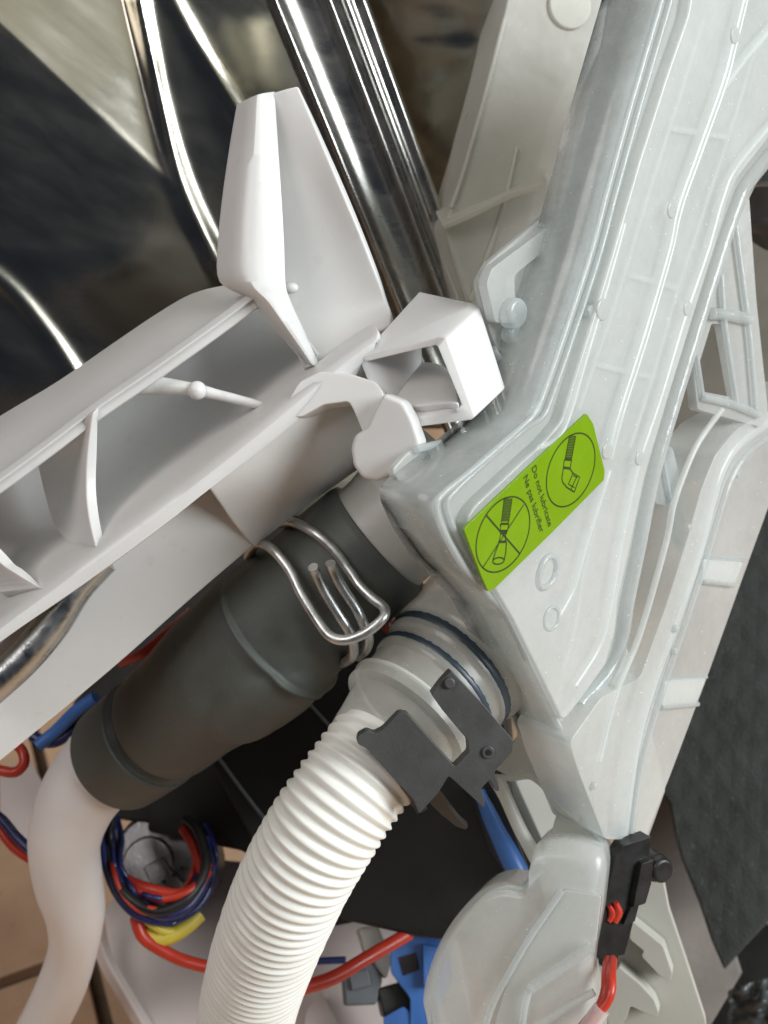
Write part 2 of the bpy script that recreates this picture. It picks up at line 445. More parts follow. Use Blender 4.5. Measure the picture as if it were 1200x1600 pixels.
# pressed corner flange: a rolled profile running down behind the hook
prof = [(0, 0), (0.05, 5), (0.10, 7), (0.14, 5.5), (0.20, 1.5), (0.30, -1.5), (0.42, -2.5), (0.52, -2), (0.58, 1), (0.62, 4.5), (0.66, 5), (0.70, 1.5), (0.735, 0.5),
        (0.77, 3.0), (0.80, 4.2), (0.84, 3.5), (0.88, 0.5), (0.93, 1.0), (0.97, 2.2), (1.0, 1.5), (1.02, -2), (1.03, -8)]
prof = [Vector((a, b, 0)) for a, b in prof]; prof = catmull(prof, 4)
lefts = [(392, -60), (418, 10), (520, 255), (620, 500), (705, 700)]
rights = [(548, -60), (574, 10), (660, 250), (742, 480), (812, 690)]
rows = []
L3 = catmull([Vector((*p, 0)) for p in lefts], 6); R3 = catmull([Vector((*p, 0)) for p in rights], 6)
for a, b in zip(L3, R3):
    rows.append([(a.x+(b.x-a.x)*p.x, a.y+(b.y-a.y)*p.x, 384 + (a.y+(b.y-a.y)*p.x)*0.055 - p.y*0.6) for p in prof])
loft('corner_flange', tub, 'steel2', rows, solid=0.8, bevel=0)
# second wall of the tub, right of the flange
PR = Plane(680, 150, 425, (-0.05, -0.60, 0.80))
verts = []; faces = []
for j in range(61):
    for i in range(61):
        x = 540 + 420*i/60; y = -90 + 760*j/60
        verts.append(PR.at(x, y, 0.8*noise.noise(Vector((x/75, y/40, 1.3))) + 0.10*noise.noise(Vector((x/25, y/20, 5.3)))))
for j in range(60):
    for i in range(60):
        a = j*61+i; faces.append([a, a+1, a+62, a+61])
mk('rear_panel', verts, faces, 'steel', tub, flip_to_cam=True, solid=0.8, angle=0)

plate('base_panel', tub, 'slots', Plane(840, 1280, 455, (0, 0.1, 0.99)), [(770, 1160), (930, 1160), (930, 1390), (800, 1400), (770, 1300)], 0, 3, 0.5)
# ================================================================== WHITE BRACKET
br = thing('plastic_bracket', 'opaque white moulded bracket with tall fin, ribbed channel and square hook', 'bracket', U(300, 600, 315))
up0 = [(-90, 708, 334), (0, 650, 332), (90, 596, 330), (180, 534, 328), (250, 487, 326), (300, 459, 325), (350, 446, 325), (400, 440, 327)]
up1 = [(-90, 812, 310), (0, 750, 308), (72, 697, 307), (145, 642, 306), (215, 594, 305), (285, 545, 304), (345, 502, 304), (394, 466, 304)]
loft('upper_wall', br, 'white', [[(x, y, d+4) for x, y, d in up0], up0, [(x*.5+u*.5+2, y*.5+v*.5, d*.5+e*.5-1) for (x, y, d), (u, v, e) in zip(up0, up1)], up1], solid=3.0, bevel=0.6, per=4)
loft('wall_lip', br, 'white', [[(x+2, y-13, d+0.6) for x, y, d in up1], [(x+1, y-1, d-0.9) for x, y, d in up1], [(x, y+3, d-0.6) for x, y, d in up1]], solid=1.5, bevel=0.25, per=4)
fl1 = [(x+4, y-4, d+44) for x, y, d in up1]
fl2 = [(-90, 890, 357), (0, 820, 356), (80, 760, 355), (160, 702, 354), (240, 645, 353), (320, 590, 352), (400, 530, 349), (470, 490, 345)]
fl3 = [(-90, 960, 348), (0, 890, 347), (110, 808, 345), (220, 728, 343), (320, 658, 340), (400, 595, 336), (475, 545, 332), (560, 500, 328)]
lo4 = [(-90, 1030, 306), (0, 962, 305), (125, 868, 304), (240, 783, 303), (335, 712, 302), (425, 640, 301), (505, 575, 301), (590, 515, 302)]
lo5 = [(-90, 1075, 302), (0, 1003, 301), (128, 914, 300), (248, 826, 299), (330, 762, 299), (440, 676, 299), (512, 612, 299), (580, 556, 300)]
loft('channel', br, 'white', [up1, [(x+1, y+1, d+4) for x, y, d in up1], fl1], solid=3.0, bevel=0.5, per=4)
loft('channel_floor', br, 'white', [fl1, fl2, fl3, lo4, lo5], solid=3.0, bevel=0.5, per=4, perr=5)
# skirt: left part set back behind the lip, right part flush with it
sk0 = [(x+6, y-6, d+15) for x, y, d in lo5[:5]]
skb = [(-90, 1262, 331), (0, 1190, 330), (170, 1050, 328), (300, 935, 326), (400, 850, 325)]
mid = [((a[0]+b[0])/2, (a[1]+b[1])/2, (a[2]*0.45+b[2]*0.55)-2) for a, b in zip(sk0, skb)]
loft('skirt', br, 'white', [sk0, mid, skb], solid=3, bevel=0.6, per=4)
sr0 = [(326, 762, 299.5), (380, 722, 299.3), (440, 676, 299.2), (512, 612, 299.2), (580, 556, 300.2)]
srm = [(344, 788, 308), (400, 748, 306), (455, 705, 307), (530, 645, 309), (600, 600, 314)]
srb = [(368, 822, 317), (430, 790, 319), (490, 752, 321), (560, 706, 328), (640, 650, 330)]
src = [(398, 856, 325), (468, 800, 327), (520, 762, 338), (580, 720, 340), (650, 670, 340)]
loft('skirt', br, 'white', [sr0, srm, srb, src], solid=3, bevel=0.6, per=4, perr=4)
# tall fin: front face, crease strip and receding right face
fl_l = [(370, 163, 306), (360, 220, 305.5), (347, 310, 304.5), (340, 385, 304), (343, 440, 303.5), (385, 466, 303.5), (420, 505, 304), (474, 566, 309)]
fl_m = [(402, 148, 305), (398, 220, 304), (392, 310, 303), (388, 385, 302), (392, 440, 301), (420, 472, 300.5), (448, 512, 301.5), (488, 570, 308)]
fl_r = [(429, 143, 306), (434, 220, 305), (440, 310, 304), (444, 385, 303), (446, 440, 302), (453, 468, 301.5), (474, 514, 303), (501, 574, 309)]
loft('fin', br, 'white', [[(x, y, d+3) for x, y, d in fl_l], [(x, y, d-1.5) for x, y, d in fl_m], [(x, y, d+1.5) for x, y, d in fl_r]], solid=4.0, bevel=0.9, per=4, perr=4)
fr_a = [(424, 146, 307), (430, 220, 311), (436, 310, 314), (440, 385, 317), (442, 450, 319), (452, 505, 318), (480, 545, 314), (498, 580, 308)]
fr_b = [(446, 139, 306), (462, 215, 309), (492, 300, 312), (515, 380, 315), (530, 440, 317), (540, 490, 317), (545, 520, 314), (545, 548, 308)]
fr_c = [(466, 134, 306), (492, 196, 307), (532, 292, 309), (566, 372, 312), (590, 434, 314), (602, 466, 315), (610, 488, 313), (610, 505, 309)]
loft('fin_wall', br, 'white', [fr_a, fr_b, fr_c], solid=3.0, bevel=0.7, per=4, perr=4)
# square hook: an open sleeve drawn back along E
outer = [(560, 560, 300), (688, 524, 287), (697, 528, 286), (742, 652, 285), (735, 657, 285), (648, 668, 292), (592, 640, 300)]
inner = [(572, 566, 300), (680, 540, 287), (684, 543, 286), (721, 632, 285), (716, 638, 285), (655, 652, 292), (606, 634, 300)]
outer_back = [(655, 455, 309), (738, 473, 297), (750, 480, 296), (790, 606, 294), (783, 613, 294), (700, 628, 301), (650, 600, 309)]
inner_back = [(660, 476, 309), (727, 490, 297), (733, 495, 296), (766, 590, 294), (760, 597, 294), (700, 610, 301), (660, 588, 309)]
O = cpath(*outer); I = cpath(*inner); n = len(O)
vv = [Wd(p) for p in O] + [Wd(p) for p in I] + [U(*p) for p in outer_back] + [U(*p) for p in inner_back]
ff = []
for k in range(n):
    k2 = (k+1) % n
    ff += [[k, k2, n+k2, n+k], [2*n+k, 3*n+k, 3*n+k2, 2*n+k2], [k, 2*n+k, 2*n+k2, k2], [n+k, n+k2, 3*n+k2, 3*n+k]]
mk('hook', vv, ff, 'white', br, bevel=0.7)
loft('hook_tongue', br, 'white', [[(596, 604, 312), (625, 582, 311), (660, 566, 309), (690, 570, 306), (712, 590, 302)],
                                 [(606, 640, 298), (635, 636, 295), (668, 632, 291), (700, 630, 287), (718, 632, 284)]], solid=2.5, bevel=0.6, per=4)
# locking tab: bent arm and rounded paddle
PB = Plane(600, 690, 289, (-0.30, -0.10, 0.95))
plate('tab_paddle', br, 'white', PB, [(599, 614), (630, 627), (645, 655), (658, 694), (642, 712), (615, 738), (590, 752), (566, 748), (551, 728), (547, 700), (553, 680), (572, 668), (584, 640)], 0, 7, 1.2, r=7, seg=4)
plate('tab_arm', br, 'white', Plane(530, 620, 296.5, (-0.22, 0.10, 0.97)), [(436, 648), (468, 596), (500, 580), (545, 583), (588, 597), (600, 616), (584, 662), (568, 678), (553, 642), (545, 627), (505, 632), (470, 652)], 0, 6, 0.9, r=6)
# stiffening gussets in the channel
loft('gusset', br, 'white', [[(54, 706, 322), (62, 742, 338), (74, 790, 340), (88, 826, 338), (120, 860, 312)],
                            [(100, 680, 312), (106, 730, 322), (110, 790, 326), (116, 830, 322), (130, 863, 307)],
                            [(146, 644, 303), (137, 700, 308), (134, 760, 310), (139, 810, 307), (150, 854, 302)]], solid=3, bevel=0.5, per=4)
loft('gusset', br, 'white', [[(-70, 800, 325), (-50, 850, 338), (-30, 900, 330), (0, 925, 312)],
                            [(-90, 790, 310), (-10, 870, 312), (20, 893, 308), (66, 918, 302)]], solid=3, bevel=0.5, per=4)
crib = sweep('cross_rib', br, 'white', cpath((205, 598, 312), (250, 603, 312), (300, 608, 310), (345, 618, 311), (385, 628, 312), (424, 638, 313)), [3.4, 2.6, 1.9, 1.5, 1.4, 1.0], seg=12, step=1.0)
ball('rib_pin', crib, 'white', C(308, 610, 309), 2.7)
ball('nub', br, 'white', C(454, 450, 319), 1.8, (1.4, 0.9, 1))

# galvanised tube under the channel
tag(sweep('steel_tube', None, 'galv', cpath((160, 872, 311), (118, 918, 310), (80, 978, 309.5), (30, 1036, 309.5), (-50, 1106, 309.5)), [5.0, 5.0, 5.0, 5.0, 5.0], seg=28, step=0.8),
    'curved galvanised steel tube emerging from under the left end of the white bracket', 'tube')

# ================================================================== RUBBER ELBOW
el = thing('rubber_elbow', 'dark grey rubber elbow with a raised pad and grooved cuff', 'hose elbow', U(400, 1010, 350))
ep = cpath((594, 840, 339), (515, 908, 342), (452, 966, 347), (388, 1022, 355), (322, 1076, 365), (268, 1122, 376), (232, 1150, 384))
eL = sum((b-a).length for a, b in zip(ep, ep[1:]))
def el_r(u, s, th):
    K = [(0, 21.3), (0.2, 21.6), (0.42, 24.0), (0.58, 23.4), (0.80, 21.0), (1.0, 20.2)]
    for (a, ra), (b, rb) in zip(K, K[1:]):
        if u <= b: r = ra + (rb-ra)*sstep(a, b, u); break
    # mould ridge near the clamp and the flattened pad beside it
    du = (u-0.37)*eL
    face = max(0, math.cos(th+0.6))
    r += 2.3*math.exp(-(du/0.55)**4)*(0.1+0.9*face**0.5)
    a = (th+0.80 + math.pi) % (2*math.pi) - math.pi
    q = math.sqrt(((u-0.49)/0.15)**2 + (a/0.62)**2)
    r += 2.0/(1+math.exp((q-1)*24))
    r -= 2.4*math.exp(-((u-0.94)/0.018)**2)
    if u > 0.96: r -= 0.3
    if u < 0.02: r -= 0.7*(1-u/0.02)
    return r
sweep('elbow_body', el, 'rubber', ep, el_r, seg=72, step=0.5, up=(0, 0, 1), angle=0)
def cuff_r(u, s, th):
    return 20.6 - 0.8*u - (4.0*((u-0.8)/0.2)**2 if u > 0.8 else 0)
cuff = sweep('cuff', el, 'rubber', cpath((238, 1145, 382.5), (214, 1163, 387), (196, 1176, 391), (178, 1189, 395)), cuff_r, seg=64, step=0.4, angle=0)
ball('mould_pip', cuff, 'black', C(184, 1196, 370), 0.9)

# drain tube from the cuff to the floor
dr = thing('drain_tube', 'smooth off-white drain tube bending down from the rubber elbow', 'tube', U(100, 1400, 380))
dpath = cpath((222, 1150, 388), (165, 1192, 394), (122, 1248, 398), (101, 1312, 402), (106, 1372, 409), (118, 1432, 418), (110, 1500, 430), (78, 1580, 442), (20, 1680, 456))
def dr_r(u, s, th):
    r = 15.8 - 3.3*sstep(0.08, 0.36, u) - 2.9*sstep(0.34, 0.62, u)
    if 10 < s < 24: r += 0.16*math.cos(2*math.pi*(s-10)/2.8)
    return r + 0.25*math.sin(th*2 + s*0.08)
sweep('tube_wall', dr, 'tube', dpath, dr_r, seg=40, step=0.7, angle=0)

# ================================================================== SPRING WIRE CLAMP
cl = thing('wire_clamp', 'bright double wire spring clamp squeezed round the grey rubber elbow', 'hose clamp', U(530, 940, 320))
wr = 1.5
loop = cpath((388, 870, 345), (402, 850, 330), (425, 858, 321), (452, 890, 317), (472, 930, 314), (498, 972, 311.5), (516, 994, 309), (540, 1000, 307.5), (572, 988, 307), (598, 966, 307.5), (600, 950, 309.5),
             (582, 935, 312), (562, 915, 314.5), (543, 888, 317), (520, 858, 318), (490, 832, 320), (458, 816, 328), (440, 818, 342))
sweep('wire_loop', cl, 'wire', loop, wr, seg=14, step=0.7)
sweep('wire_end', cl, 'wire', cpath((489, 886, 309), (494, 896, 310.5), (508, 925, 312), (528, 958, 312.5), (545, 985, 313.5), (552, 1006, 316), (550, 1026, 323), (536, 1036, 338)), wr, seg=14, step=0.7)
sweep('wire_end', cl, 'wire', cpath((516, 880, 309), (520, 892, 310.5), (536, 920, 312), (555, 948, 312.5), (568, 975, 313.5), (576, 996, 316), (572, 1014, 323), (560, 1026, 338)), wr, seg=14, step=0.7)

# ================================================================== CONNECTOR, O-RINGS, CORRUGATED HOSE
cn = thing('hose_connector', 'translucent ivory pipe connector with two dark rings above the corrugated hose', 'pipe connector', U(680, 1060, 325))
cp = cpath((830, 905, 352), (780, 960, 345), (735, 1012, 338), (690, 1060, 331), (645, 1110, 324), (600, 1165, 317), (580, 1192, 314))
def cn_r(u, s, th):
    pts = [(0, 25), (0.48, 23.2), (0.50, 22.4), (0.56, 22.1), (0.575, 21.2), (0.65, 20.8), (0.665, 19.8), (0.74, 19.3), (0.755, 20.8), (0.80, 20.8), (0.815, 18.2), (0.9, 16.8), (1.0, 15.6)]
    for (a, ra), (b, rb) in zip(pts, pts[1:]):
        if u <= b: return ra + (rb-ra)*(u-a)/(b-a)
    return pts[-1][1]
neck = sweep('pipe_neck', cn, 'sleeve', cp, cn_r, seg=56, step=0.6, angle=25)
def ring_at(name, parent, mat, path, u, R, r, sq=1.0):
    pts, L = resample(catmull(path, 12), 0.3)
    i = int(u*(len(pts)-1)); c = pts[i]; t = (pts[min(i+2, len(pts)-1)]-pts[max(i-2, 0)]).normalized()
    x = Vector((0, 0, 1)); x = (x-t*x.dot(t)).normalized(); y = t.cross(x)
    ring = [c + x*R*math.cos(2*math.pi*k/40) + y*R*math.sin(2*math.pi*k/40) for k in range(40)]
    verts = []; faces = []; m = 10
    for k, p in enumerate(ring):
        o = (p-c).normalized()
        for q in range(m):
            a = 2*math.pi*q/m
            verts.append(Wd(p + o*r*math.cos(a) + t*r*sq*math.sin(a)))
    for k in range(40):
        for q in range(m):
            a = k*m+q; b = k*m+(q+1) % m; a2 = ((k+1) % 40)*m+q; b2 = ((k+1) % 40)*m+(q+1) % m
            faces.append([a, b, b2, a2])
    return mk(name, verts, faces, mat, parent, angle=0)
ring_at('o_ring', neck, 'oring', cp, 0.53, 21.1, 1.5, 1.5)
ring_at('o_ring', neck, 'oring', cp, 0.622, 19.85, 1.35, 1.4)
ring_at('collar_rim', neck, 'neck', cp, 0.758, 20.6, 0.7)

hs = thing('corrugated_hose', 'ivory corrugated plastic hose curving down in front', 'hose', U(450, 1400, 300))
hp = cpath((600, 1165, 313), (572, 1200, 309), (535, 1250, 306), (497, 1308, 306), (461, 1372, 310), (431, 1440, 319), (405, 1512, 334), (385, 1590, 354), (370, 1710, 388))
def hose_r(u, s, th):
    p = 2.95
    c = math.cos(2*math.pi*s/p)
    if s < 3: return 14.6
    w = 1-0.7*abs(math.sin(s*0.37)*math.sin(s*0.11))*0.4
    return 15.2 + 0.62*c*w + 0.12*math.cos(2*th+s*0.05)
sweep('hose_wall', hs, 'hose', hp, hose_r, seg=56, step=0.30, angle=0)

# ================================================================== DARK RETAINING CLIP
cpn = thing('retaining_clip', 'dark grey forked clip plate with small rivet marks gripping the connector', 'clip', U(700, 1170, 295))
PC = Plane(700, 1170, 291, (0.10, -0.05, 0.99))
plate('fork_plate', cpn, 'clip', PC, [(705, 1048), (690, 1064), (674, 1085), (690, 1108), (731, 1157), (733, 1176), (711, 1199), (660, 1141), (637, 1115), (624, 1114), (599, 1140), (586, 1147), (574, 1142), (560, 1150), (558, 1162), (573, 1170),
      (648, 1252), (655, 1271), (684, 1240), (701, 1212), (745, 1252), (755, 1263), (758, 1256), (752, 1232), (765, 1218), (774, 1236), (781, 1236), (779, 1224), (772, 1207), (800, 1176), (803, 1158), (757, 1103)], 0, 4.5, 0.5, r=4)
disc('rivet', cpn, 'clip', PC, 703, 1068, 1.5, 1.3, 1.6, 0.5)
riv = disc('rivet', cpn, 'clip', PC, 763, 1176, 1.7, 0.7, 1.0, 0.3)
disc('rivet_hole', riv, 'black', PC, 764, 1176, 0.8, 0.95, 0.5, 0.1)
loft('prong', cpn, 'black', [[(572, 1168, 295.8), (610, 1212, 296), (650, 1256, 296.5), (655, 1271, 297)], [(586, 1196, 312), (615, 1232, 313), (645, 1262, 313), (652, 1272, 312)]], solid=2.5, bevel=0.4)
loft('prong', cpn, 'black', [[(684, 1236, 296), (700, 1256, 300), (718, 1280, 305), (732, 1292, 308)], [(668, 1252, 298), (690, 1274, 303), (712, 1292, 307), (728, 1298, 309)]], solid=2.0, bevel=0.5)

# ================================================================== TRANSLUCENT WATER TANK
tk = thing('water_tank', 'large milky translucent moulded tank with welded rims carrying the green label', 'water tank', U(950, 700, 320))
TN = (0.695, -0.18, 0.695)
TK = Plane(835, 785, 290, TN)
# back shell and flange: clearer, set behind the hook
plate('back_flange', tk, 'milk2', TK, [(969, -60), (948, 65), (900, 240), (881, 318), (850, 338), (762, 412), (747, 440), (752, 470), (766, 520), (785, 570), (800, 608), (796, 640), (772, 664), (700, 690), (640, 704), (612, 735), (636, 790), (668, 860), (735, 912), (800, 1000), (900, 900), (960, 600), (1060, 250), (1130, -60)], -22, 2.2, 0.6, r=9)
plate('flange_land', tk, 'milk2', TK, [(905, 318), (768, 420), (760, 445), (774, 505), (812, 505), (806, 480), (804, 430), (860, 385), (905, 372)], -19, 3, 0.7, r=7)
sweep('flange_rib', tk, 'rim', ppath(TK, [(866, 380), (850, 440), (836, 495), (826, 545), (832, 600)], -19), 1.0, seg=8)
disc('boss', tk, 'rim', TK, 812, 490, 4.2, -15.5, 5, 1.4)
disc('boss', tk, 'rim', TK, 808, 523, 2.6, -17, 4, 1.0)
sweep('pocket_rim', tk, 'rim', ppath(TK, [(770, 545), (790, 580), (801, 612), (796, 642), (772, 664), (720, 684), (650, 702)], -21), 1.1, seg=8)
# side wall between the flange and the welded rim
rim = [(1050, -60), (1033, 0), (985, 165), (945, 310), (921, 400), (880, 525), (846, 622), (832, 650), (800, 680), (740, 732), (696, 768), (682, 785), (684, 806), (700, 845), (728, 892), (760, 926), (790, 960), (824, 1030), (862, 1108), (905, 1205), (945, 1305)]
wt = [TK.at(x, y, -2) for x, y in rim]; wb = [v - TK.nw*0.020 for v in wt]
mk('side_wall', wt+wb, [[i, i+1, i+1+len(rim), i+len(rim)] for i in range(len(rim)-1)], 'clear', tk, solid=1.2, flip_to_cam=True)
# front shell: rim land, then the raised chamber
plate('rim_land', tk, 'milk2', TK, rim[:] + [(985, 1318), (1012, 1312), (1040, 1235), (1000, 1060), (975, 1000), (990, 900), (1012, 830), (1034, 730), (1060, 640), (1100, 500), (1136, 385), (1176, 300), (1205, 240), (1260, 150), (1280, -60)], -3.5, 2.2, 0.6, r=4)
cham = [(1090, -60), (1075, 25), (1045, 110), (1000, 250), (958, 395), (925, 505), (878, 657), (850, 690), (790, 745), (742, 790), (728, 812), (738, 850), (770, 915), (800, 965), (838, 1042), (880, 1128), (905, 1098), (946, 1040), (962, 985), (966, 940), (986, 850), (1008, 745), (1036, 650), (1082, 500), (1118, 385), (1136, 318), (1152, 280), (1205, 212), (1260, 140), (1280, -60)]
plate('front_chamber', tk, 'milk', TK, cham, 0, 12, 1.8, r=10, seg=4)
def baffle(pts, h0=-2.0, h1=-11.0, plane=TK):
    a = [plane.at(x, y, h0) for x, y in pts]; b = [v + plane.nw*((h1-h0)*0.001) for v in a]
    return mk('baffle', a+b, [[i, i+1, i+1+len(a), i+len(a)] for i in range(len(a)-1)], 'milk', tk, solid=1.4, offset=0, smooth=False)
baffle([(1100, 30), (1060, 160), (1018, 290), (985, 400), (950, 510), (905, 640)])
baffle([(1185, 60), (1150, 180), (1100, 330), (1060, 450), (1020, 590), (985, 700)])
baffle([(930, 830), (912, 900), (900, 980), (880, 1050)])
baffle([(985, 430), (1060, 450)]); baffle([(935, 570), (1020, 590)]); baffle([(1045, 200), (1140, 215)])
# bright outer bead along the chamber's right flank
flank = [(1215, 226), (1164, 290), (1146, 330), (1126, 388), (1090, 502), (1045, 650), (1018, 745), (997, 850), (978, 942), (970, 995), (952, 1046), (904, 1102)]
sweep('flank_bead', tk, 'rim', ppath(TK, flank, -3), 2.6, seg=12)
# double weld bead round the left edge
def shifted(pts, dx, dy=0): return [(x+dx, y+dy) for x, y in pts]
sweep('weld_bead', tk, 'rim', ppath(TK, rim[:18], -2.6), 0.95, seg=8, step=0.8)
inr = [(x+14, y+3) for x, y in rim[:8]] + [(818, 672), (752, 728), (706, 772), (698, 787), (702, 806), (716, 842), (742, 886)]
sweep('weld_bead', tk, 'rim', ppath(TK, inr, -2.6), 0.8, seg=8, step=0.8)
sweep('flange_edge', tk, 'rim', ppath(TK, [(1040, -60), (1022, 0), (975, 160), (930, 312)], -14), 0.55, seg=8)
# moulded grooves read as shallow ridges on the chamber face
def ridge(pts, r=0.9, h=-0.15, mat='milk', name='ridge'):
    return sweep(name, tk, mat, ppath(TK, pts, 0.28 - 1.5*r), 1.5*r, seg=14, step=1.0)
ridge([(1160, -10), (1140, 70), (1124, 130), (1085, 240), (1055, 325), (1040, 395), (1000, 530), (960, 655), (945, 715)], 1.1)
ridge([(1168, -10), (1148, 72), (1132, 133), (1092, 245), (1063, 328), (1047, 398), (1008, 533), (968, 658), (953, 718)], 0.6)
ridge([(1210, 35), (1165, 88), (1128, 138)], 1.1)
ridge([(1215, 180), (1148, 262), (1126, 312), (1102, 395), (1066, 500), (1030, 620), (992, 735), (968, 845), (950, 950), (934, 1010), (896, 1072)], 0.9)
ridge([(950, 735), (920, 830), (905, 880), (892, 925), (870, 965)], 0.8)
ridge([(842, 700), (880, 672), (915, 560), (950, 440), (975, 350)], 0.5)
for x, y, r in ((1150, 55, 2.4), (1052, 328, 2.4), (944, 484, 3.0), (1076, 482, 2.2), (950, 705, 2.4), (1001, 716, 2.2)):
    disc('moulding_stub', tk, 'milk2', TK, x, y, r, 0.5, 2, 0.5)
ring_pts = [(856 + 17*math.cos(t)*0.75 + 6*math.sin(t), 893 - 25*math.sin(t)) for t in [2*math.pi*k/20 for k in range(20)]]
sweep('moulded_ring', tk, 'rim', ppath(TK, ring_pts, 0.4), 0.9, seg=8, closed=True, caps=False)
ring_pts = [(862 + 11*math.cos(t)+3*math.sin(t), 966 - 18*math.sin(t)) for t in [2*math.pi*k/20 for k in range(20)]]
sweep('moulded_ring', tk, 'rim', ppath(TK, ring_pts, 0.2), 0.5, seg=8, closed=True, caps=False)
disc('cross_bar', tk, 'rim', TK, 930, 487, 3.2, -1.0, 3, 0.7, ry=1.8)
# second chamber on the right, lower level
PS = Plane(1100, 900, 356, TN)
rch = [(1268, 600), (1205, 640), (1150, 672), (1118, 712), (1096, 765), (1072, 850), (1040, 950), (1000, 1060), (940, 1090), (890, 1160), (905, 1210), (945, 1312), (1008, 1312), (1050, 1205), (1110, 1045), (1160, 905), (1200, 795), (1262, 625)]
plate('side_chamber', tk, 'milk', PS, rch, 0, 20, 1.6, r=8, seg=4)
def ridge2(pts, r=1.0, h=0.3, mat='rim', name='ridge'):
    if mat == 'milk': h = 0.5 - 1.4*r; r *= 1.4
    return sweep(name, tk, mat, ppath(PS, pts, h), r, seg=12, step=1.0)
ridge2([(1215, 645), (1150, 690), (1122, 730), (1106, 780), (1082, 870), (1052, 960), (1010, 1075), (985, 1170), (968, 1300)], 2.2, 0.2, 'milk')
ridge2([(1215, 672), (1165, 712), (1140, 752), (1124, 800), (1100, 880), (1066, 985), (1030, 1090), (1000, 1200), (985, 1300)], 1.3)
ridge2([(1128, 640), (1092, 690), (1070, 738), (1052, 790), (1040, 850), (1000, 990), (962, 1085), (935, 1190)], 0.7, 1, 'milk')
ridge2([(1098, 908), (1146, 914)], 0.9, 1.0); ridge2([(1102, 872), (1164, 876)], 0.6, 0.6)
ridge2([(1034, 1105), (1090, 1100)], 0.9, 1.0); ridge2([(1044, 1062), (1104, 1058)], 0.6, 0.6)
plate('end_tab', tk, 'milk', PS, [(1100, 874), (1162, 878), (1148, 914), (1098, 908)], 1.4, 2.0, 0.5, r=4)
plate('end_tab', tk, 'milk', PS, [(1040, 1064), (1104, 1060), (1088, 1100), (1034, 1105)], 1.4, 2.0, 0.5, r=4)
for x, y in ((1079, 825), (1060, 983), (1156, 742), (1058, 1018), (932, 1229)):
    disc('moulding_stub', tk, 'rim', PS, x, y, 1.2, 1.6, 2, 0.5)
# open lattice of ribs beside the chamber
PL = Plane(1150, 500, 352, (0.45, -0.1, 0.88))
plate('lattice', tk, 'milk2', PL, [(1120, 300), (1170, 300), (1182, 470), (1200, 640), (1190, 668), (1090, 640), (1082, 560), (1105, 430)], 0, 4, 0.7, r=5,
      holes=[[(1112, 505), (1130, 508), (1146, 600), (1150, 622), (1098, 612), (1092, 570)]], hr=4)
sweep('lattice_rib', tk, 'rim', ppath(PL, [(1148, 348), (1160, 440), (1170, 520), (1180, 640)], 1), 1.2, seg=8)
sweep('lattice_rib', tk, 'rim', ppath(PL, [(1127, 430), (1131, 495), (1140, 560), (1151, 632)], 1), 1.0, seg=8)
sweep('lattice_rib', tk, 'rim', ppath(PL, [(1088, 555), (1098, 622)], 0.6), 0.9, seg=8)
sweep('lattice_rib', tk, 'rim', ppath(PL, [(1112, 490), (1140, 492), (1172, 500)], 1), 2.0, seg=8)
sweep('lattice_rib', tk, 'rim', ppath(PL, [(1098, 620), (1146, 632), (1185, 648)], 0.6), 1.4, seg=8)
PW = Plane(1040, 790, 352, (0.5, -0.1, 0.85))
plate('web', tk, 'rim', PW, [(1036, 690), (1052, 700), (1072, 790), (1070, 850), (1062, 858), (1048, 792), (1026, 788), (1018, 776)], 0, 2.5, 0.5, r=4)
sweep('web_rib', tk, 'rim', ppath(PW, [(1035, 714), (1046, 775), (1056, 825), (1063, 858)], 0.8), 0.8, seg=8)
# left lower flank: seam post, neck, strut and float bowl
PK = Plane(880, 1200, 352, (-0.25, -0.05, 0.96))
plate('seam_post', tk, 'rim', PK, [(836, 1062), (862, 1078), (905, 1172), (950, 1292), (940, 1320), (918, 1292), (882, 1204), (850, 1124)], 6, 7, 1.0, r=6)
plate('neck_web', tk, 'neck', PK, [(780, 950), (830, 1040), (860, 1110), (905, 1230), (945, 1330), (935, 1480), (860, 1440), (838, 1360), (862, 1300), (872, 1262), (858, 1240), (828, 1216), (795, 1214), (770, 1200), (810, 1150), (780, 1080), (770, 1000)], 2, 5, 0.8, r=8)
sweep('strut', tk, 'neck', ppath(PK, [(775, 1215), (792, 1250), (815, 1300), (845, 1352)], 3), [2.6, 2.2, 2.2, 2.6], seg=12)
sweep('strut_rim', tk, 'neck', ppath(PK, [(774, 1214), (800, 1216), (830, 1214), (858, 1238), (872, 1262), (905, 1280)], 4), 1.0, seg=8)
sweep('clip_stub', tk, 'rim', ppath(PK, [(848, 1068), (866, 1078)], 8), 2.0, seg=10)
sweep('clip_stub', tk, 'rim', ppath(PK, [(845, 1090), (870, 1098)], 8), 2.0, seg=10)
PBW = Plane(800, 1480, 338, (-0.30, 0.10, 0.95))
bowl = [(848, 1310), (836, 1360), (822, 1380), (790, 1376), (752, 1390), (708, 1438), (680, 1490), (664, 1545), (666, 1580), (690, 1640), (800, 1720), (930, 1700), (932, 1560), (928, 1500), (945, 1400), (940, 1325)]
